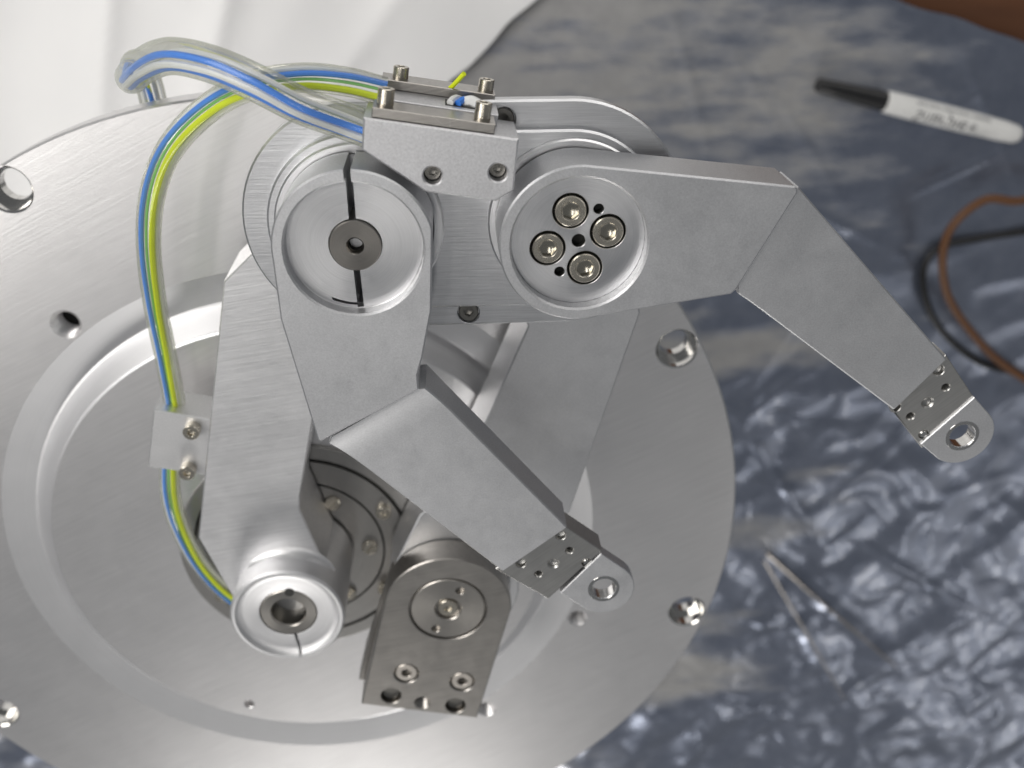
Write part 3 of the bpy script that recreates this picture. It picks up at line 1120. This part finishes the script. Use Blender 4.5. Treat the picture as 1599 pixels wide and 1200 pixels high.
fl2 = bmesh.new()
plate([onF(3, 0.05), onF(28, 0.05), onF(28, 2.4), onF(3, 2.4)], 44.0, 64.8, 0.2, bm=fl2)
obj('clamp_saddle', fl2, M_BLOCK, blk, (52, -159, 44))
for k, (za, zb, s0, s1) in enumerate(((64.9, 73.2, 1.6, 27.0), (46.5, 54.5, 2.2, 27.5))):
    cb = bmesh.new()
    plate([onF(s0, 0.1 + 2.4 * k), onF(s1, 0.1 + 2.4 * k), onF(s1, 2.1 + 2.4 * k), onF(s0, 2.1 + 2.4 * k)], za, zb, 0.15, bm=cb)
    cp = obj('clamp_strip', cb, M_STEEL, blk, (52, -161, za))
    for s in ((4.0, 24.3) if k == 0 else (6.2, 25.5)):
        x, y = onF(s, 2.1 + 2.4 * k)
        screw(cp, x, y, (za + zb) / 2 - 0.6 * k, 1.75, 3.4 - 1.0 * k, 0.85, 1.2, M_SCREW, axis=(nx, ny, 0))

slot = bmesh.new()
plate([onF(16.5, 2.3), onF(24, 2.3), onF(24, 2.5), onF(16.5, 2.5)], 56.5, 62.5, 0.05, bm=slot)
obj('slot_shade_plate', slot, M_GAP, blk, (52, -161, 56.5))  # thin dark plate painting in the shade of a slot
for (s0, z0, s1, z1, m_, r_) in ((17.5, 61.8, 19.6, 57.4, M_WHITE, 0.8), (19.2, 61.6, 21.6, 58.0, M_BLUE, 0.8), (20.6, 59.6, 23.6, 60.6, M_WHITE, 1.3)):
    (xa, ya), (xb, yb) = onF(s0, 2.9), onF(s1, 3.1)
    obj('wire', tube(smooth_path([(xa, ya, z0), ((xa + xb) / 2, (ya + yb) / 2 - .5, (z0 + z1) / 2), (xb, yb, z1)], 5), r_, 8), m_, blk, (xa, ya, z0))

# --- cable clamp on the flank of the near link
oG = [(-33.2, -68.0), (-17.4, -64.2), (-21.8, -45.2), (-38.1, -48.9)]
gb = bmesh.new()
plate(oG, 14.5, 27.5, 0.35, bm=gb)
guide = obj('cable_guide', gb, metal('light_satin_aluminium', (0.74, 0.74, 0.745), 0.45, 'blast', fine=2000, bump=0.06), robot, (-27.6, -56.6, 14.5))
for x, y in ((-23.0, -61.6), (-26.3, -47.9)):
    screw(guide, x, y, 27.5, 2.35, 3.0, 1.1, 1.4, M_SCREW, rot=x)


# ================================================================== cables
def cable(label, pts, r, wires, sheath_r):
    path = smooth_path(pts, 12)
    root = empty('sensor_cable', tuple(pts[len(pts) // 2]))
    tag(root, label, 'cable', 'clear sheathed wire bundles of the arm')
    fr = frames(path)
    loc = tuple(pts[len(pts) // 2])
    for mat, wr, ph, turn, off in wires:
        wp_ = []
        for i, (p, (t, u, s)) in enumerate(zip(path, fr)):
            a = ph + turn * i / len(path) * 2 * PI + 0.22 * math.sin(i * 0.09 + ph)
            wp_.append(p + (u * math.cos(a) + s * math.sin(a)) * off)
        obj('wire', tube(wp_, wr, 8), mat, root, loc)
    obj('sheath', tube(path, sheath_r, 20, caps=False), M_SHEATH, root, loc)
    return root


c1 = [(44.0, -152.8, 65.5), (39.6, -154.1, 66.0), (31.7, -157.2, 66.0), (22.8, -160.8, 67.0), (14.0, -165.3, 66.0), (4.5, -168.5, 62.0), (-5.9, -168.9, 54.0),
      (-16.8, -164.1, 38.0), (-25.2, -158.6, 20.0), (-29.6, -156.4, 4.0), (-31.5, -157.2, -8.0), (-32.0, -150.0, -17.0), (-31, -132, -18), (-26, -105, -18)]
c2 = [(-15.5, 27.0, 7.5), (-20.5, 21.4, 9.2), (-28.5, 11.8, 9.5), (-34.3, -1.5, 11.0), (-36.9, -16.9, 14.0), (-36.5, -30.8, 18.0), (-34.5, -42.7, 20.0), (-31.7, -52.8, 20.5),
      (-29.2, -63.8, 21.0), (-28.1, -82.5, 24.0), (-26.4, -102.6, 30.0), (-23.3, -120.8, 36.0), (-18.1, -135.8, 42.0), (-10.3, -148.0, 48.0),
      (0.4, -157.5, 53.0), (10.8, -163.0, 57.0), (22.1, -164.8, 58.0), (31.6, -163.9, 58.0), (40.0, -161.6, 57.5)]
cable('thick clear sheathed cable with blue and white wires looping past the flange rim', c1, 3.6,
      [(M_BLUE, 0.75, -0.45, 0.10, 2.3), (M_WHITE, 0.8, 0.25, 0.10, 2.6), (M_BLUE, 0.75, 0.95, 0.10, 2.3), (M_YEL, 0.7, 1.9, -0.10, 2.3), (M_WHITE, 0.7, 3.4, 0.1, 1.8)], 3.9)
cable('clear sheathed cable with a bright yellow wire running down the near link', c2, 3.0,
      [(M_YEL, 0.75, -0.75, 0.10, 1.9), (M_BLUE, 0.65, 0.35, 0.18, 1.9), (M_WHITE, 0.7, -1.75, 0.10, 2.0), (M_GREEN, 0.35, -0.1, 0.14, 1.2), (M_WHITE, 0.6, 1.4, 0.14, 2.0)], 3.1)
tag(obj('wire_end', tube(smooth_path([(53.2, -160.4, 52), (55.0, -162.3, 54), (57.2, -165.0, 56.5)], 5), 0.55, 8), M_YEL, blk, (54, -162, 53)),
    'bright yellow wire end sticking out')

# ================================================================== things lying on the film
pen = empty('marker_pen', (311, -85.2, -ZO + 3))
tag(pen, 'white marker pen with black cap lying on the plastic film', 'pen')
pa, pb = Vector((269.5, -94.6)), Vector((401.3, -62.8))
pd = (pb - pa).normalized()
PL = (pb - pa).length
PZ = -ZO + 8.4


def pen_part(name, prof, mat):
    """prof: (distance from the cap end, radius) pairs"""
    bm = bmesh.new()
    n = 32
    prev = None
    for s, r in prof:
        c = pa + pd * s
        if r == 0:
            cur = [bm.verts.new(V(c.x, c.y, PZ))]
        else:
            cur = [bm.verts.new(V(c.x - pd.y * r * math.cos(2 * PI * i / n), c.y + pd.x * r * math.cos(2 * PI * i / n), PZ + r * math.sin(2 * PI * i / n))) for i in range(n)]
        if prev:
            for i in range(n):
                j = (i + 1) % n
                if len(prev) == 1:
                    bm.faces.new((prev[0], cur[i], cur[j]))
                elif len(cur) == 1:
                    bm.faces.new((prev[i], prev[j], cur[0]))
                else:
                    bm.faces.new((prev[i], prev[j], cur[j], cur[i]))
        prev = cur
    return obj(name, bm, mat, pen, (pa.x, pa.y, PZ), angle=40)


pen_part('cap', [(0, 0), (0.1, 3.2), (1.0, 3.8), (14, 4.6), (30, 5.3), (43.5, 5.9), (44, 5.5), (44, 0)], M_BLACK)
pen_part('barrel', [(43.6, 0), (43.7, 5.9), (45, 6.5), (60, 6.8), (100, 6.7), (122, 6.2), (131, 5.6), (134.2, 4.2), (135.6, 2.2), (136, 0)], M_PENW)


def pen_text(body, s0, size, across):
    """lettering wrapped round the barrel"""
    cu = bpy.data.curves.new('print', 'FONT')
    cu.body = body
    cu.size = size
    cu.extrude = 0
    to = bpy.data.objects.new('print', cu)
    sc.collection.objects.link(to)
    dg = bpy.context.evaluated_depsgraph_get()
    dg.update()
    me = bpy.data.meshes.new_from_object(to.evaluated_get(dg))
    bpy.data.objects.remove(to)
    bm = bmesh.new()
    bm.from_mesh(me)
    bpy.data.meshes.remove(me)
    bmesh.ops.subdivide_edges(bm, edges=bm.edges[:], cuts=1)
    for v in bm.verts:
        s = s0 + v.co.x
        a = PI / 2 + (v.co.y + across) / 6.85
        c = pa + pd * s
        r = 6.86
        v.co = V(c.x + pd.y * r * math.cos(a) * -1 * -1, c.y - pd.x * r * math.cos(a) * -1 * -1, PZ + r * math.sin(a))
    return obj('print', bm, M_PRINT, pen, (pa.x, pa.y, PZ))


pen_text('Sharpie', 62, 11.5, -0.5)
pen_text('FINE POINT PERMANENT MARKER', 61, 3.2, -6.0)
pen_text('\u00ae', 98, 6.0, -0.5)

bc = [(455, -50, -297), (430, -38, -285), (397.0, -29.7, -272), (373.2, -31.3, -270), (356.7, -16.5, -270), (355.1, 3.9, -272), (367.8, 34.1, -278), (396.2, 66.2, -286), (430, 95, -294), (480, 125, -299)]
tag(obj('brown_cord', tube(smooth_path(bc, 10), 2.6, 14), M_BROWN, None, (355.1, 3.9, -299)), 'brown cord looping up at the right edge of the film', 'cord')
kc = [(500, 128, -299), (444.8, 104.1, -298), (408.2, 90.3, -297), (373.8, 60.8, -296), (358.0, 27.5, -296), (364.6, 9.3, -297), (389.9, 3.1, -297), (418.2, -0.5, -298), (470, -8, -299)]
tag(obj('black_cord', tube(smooth_path(kc, 10), 2.3, 14), M_BLACK, None, (366.2, 26.5, -299)), 'thin black cord lying beneath the brown one on the film', 'cord')
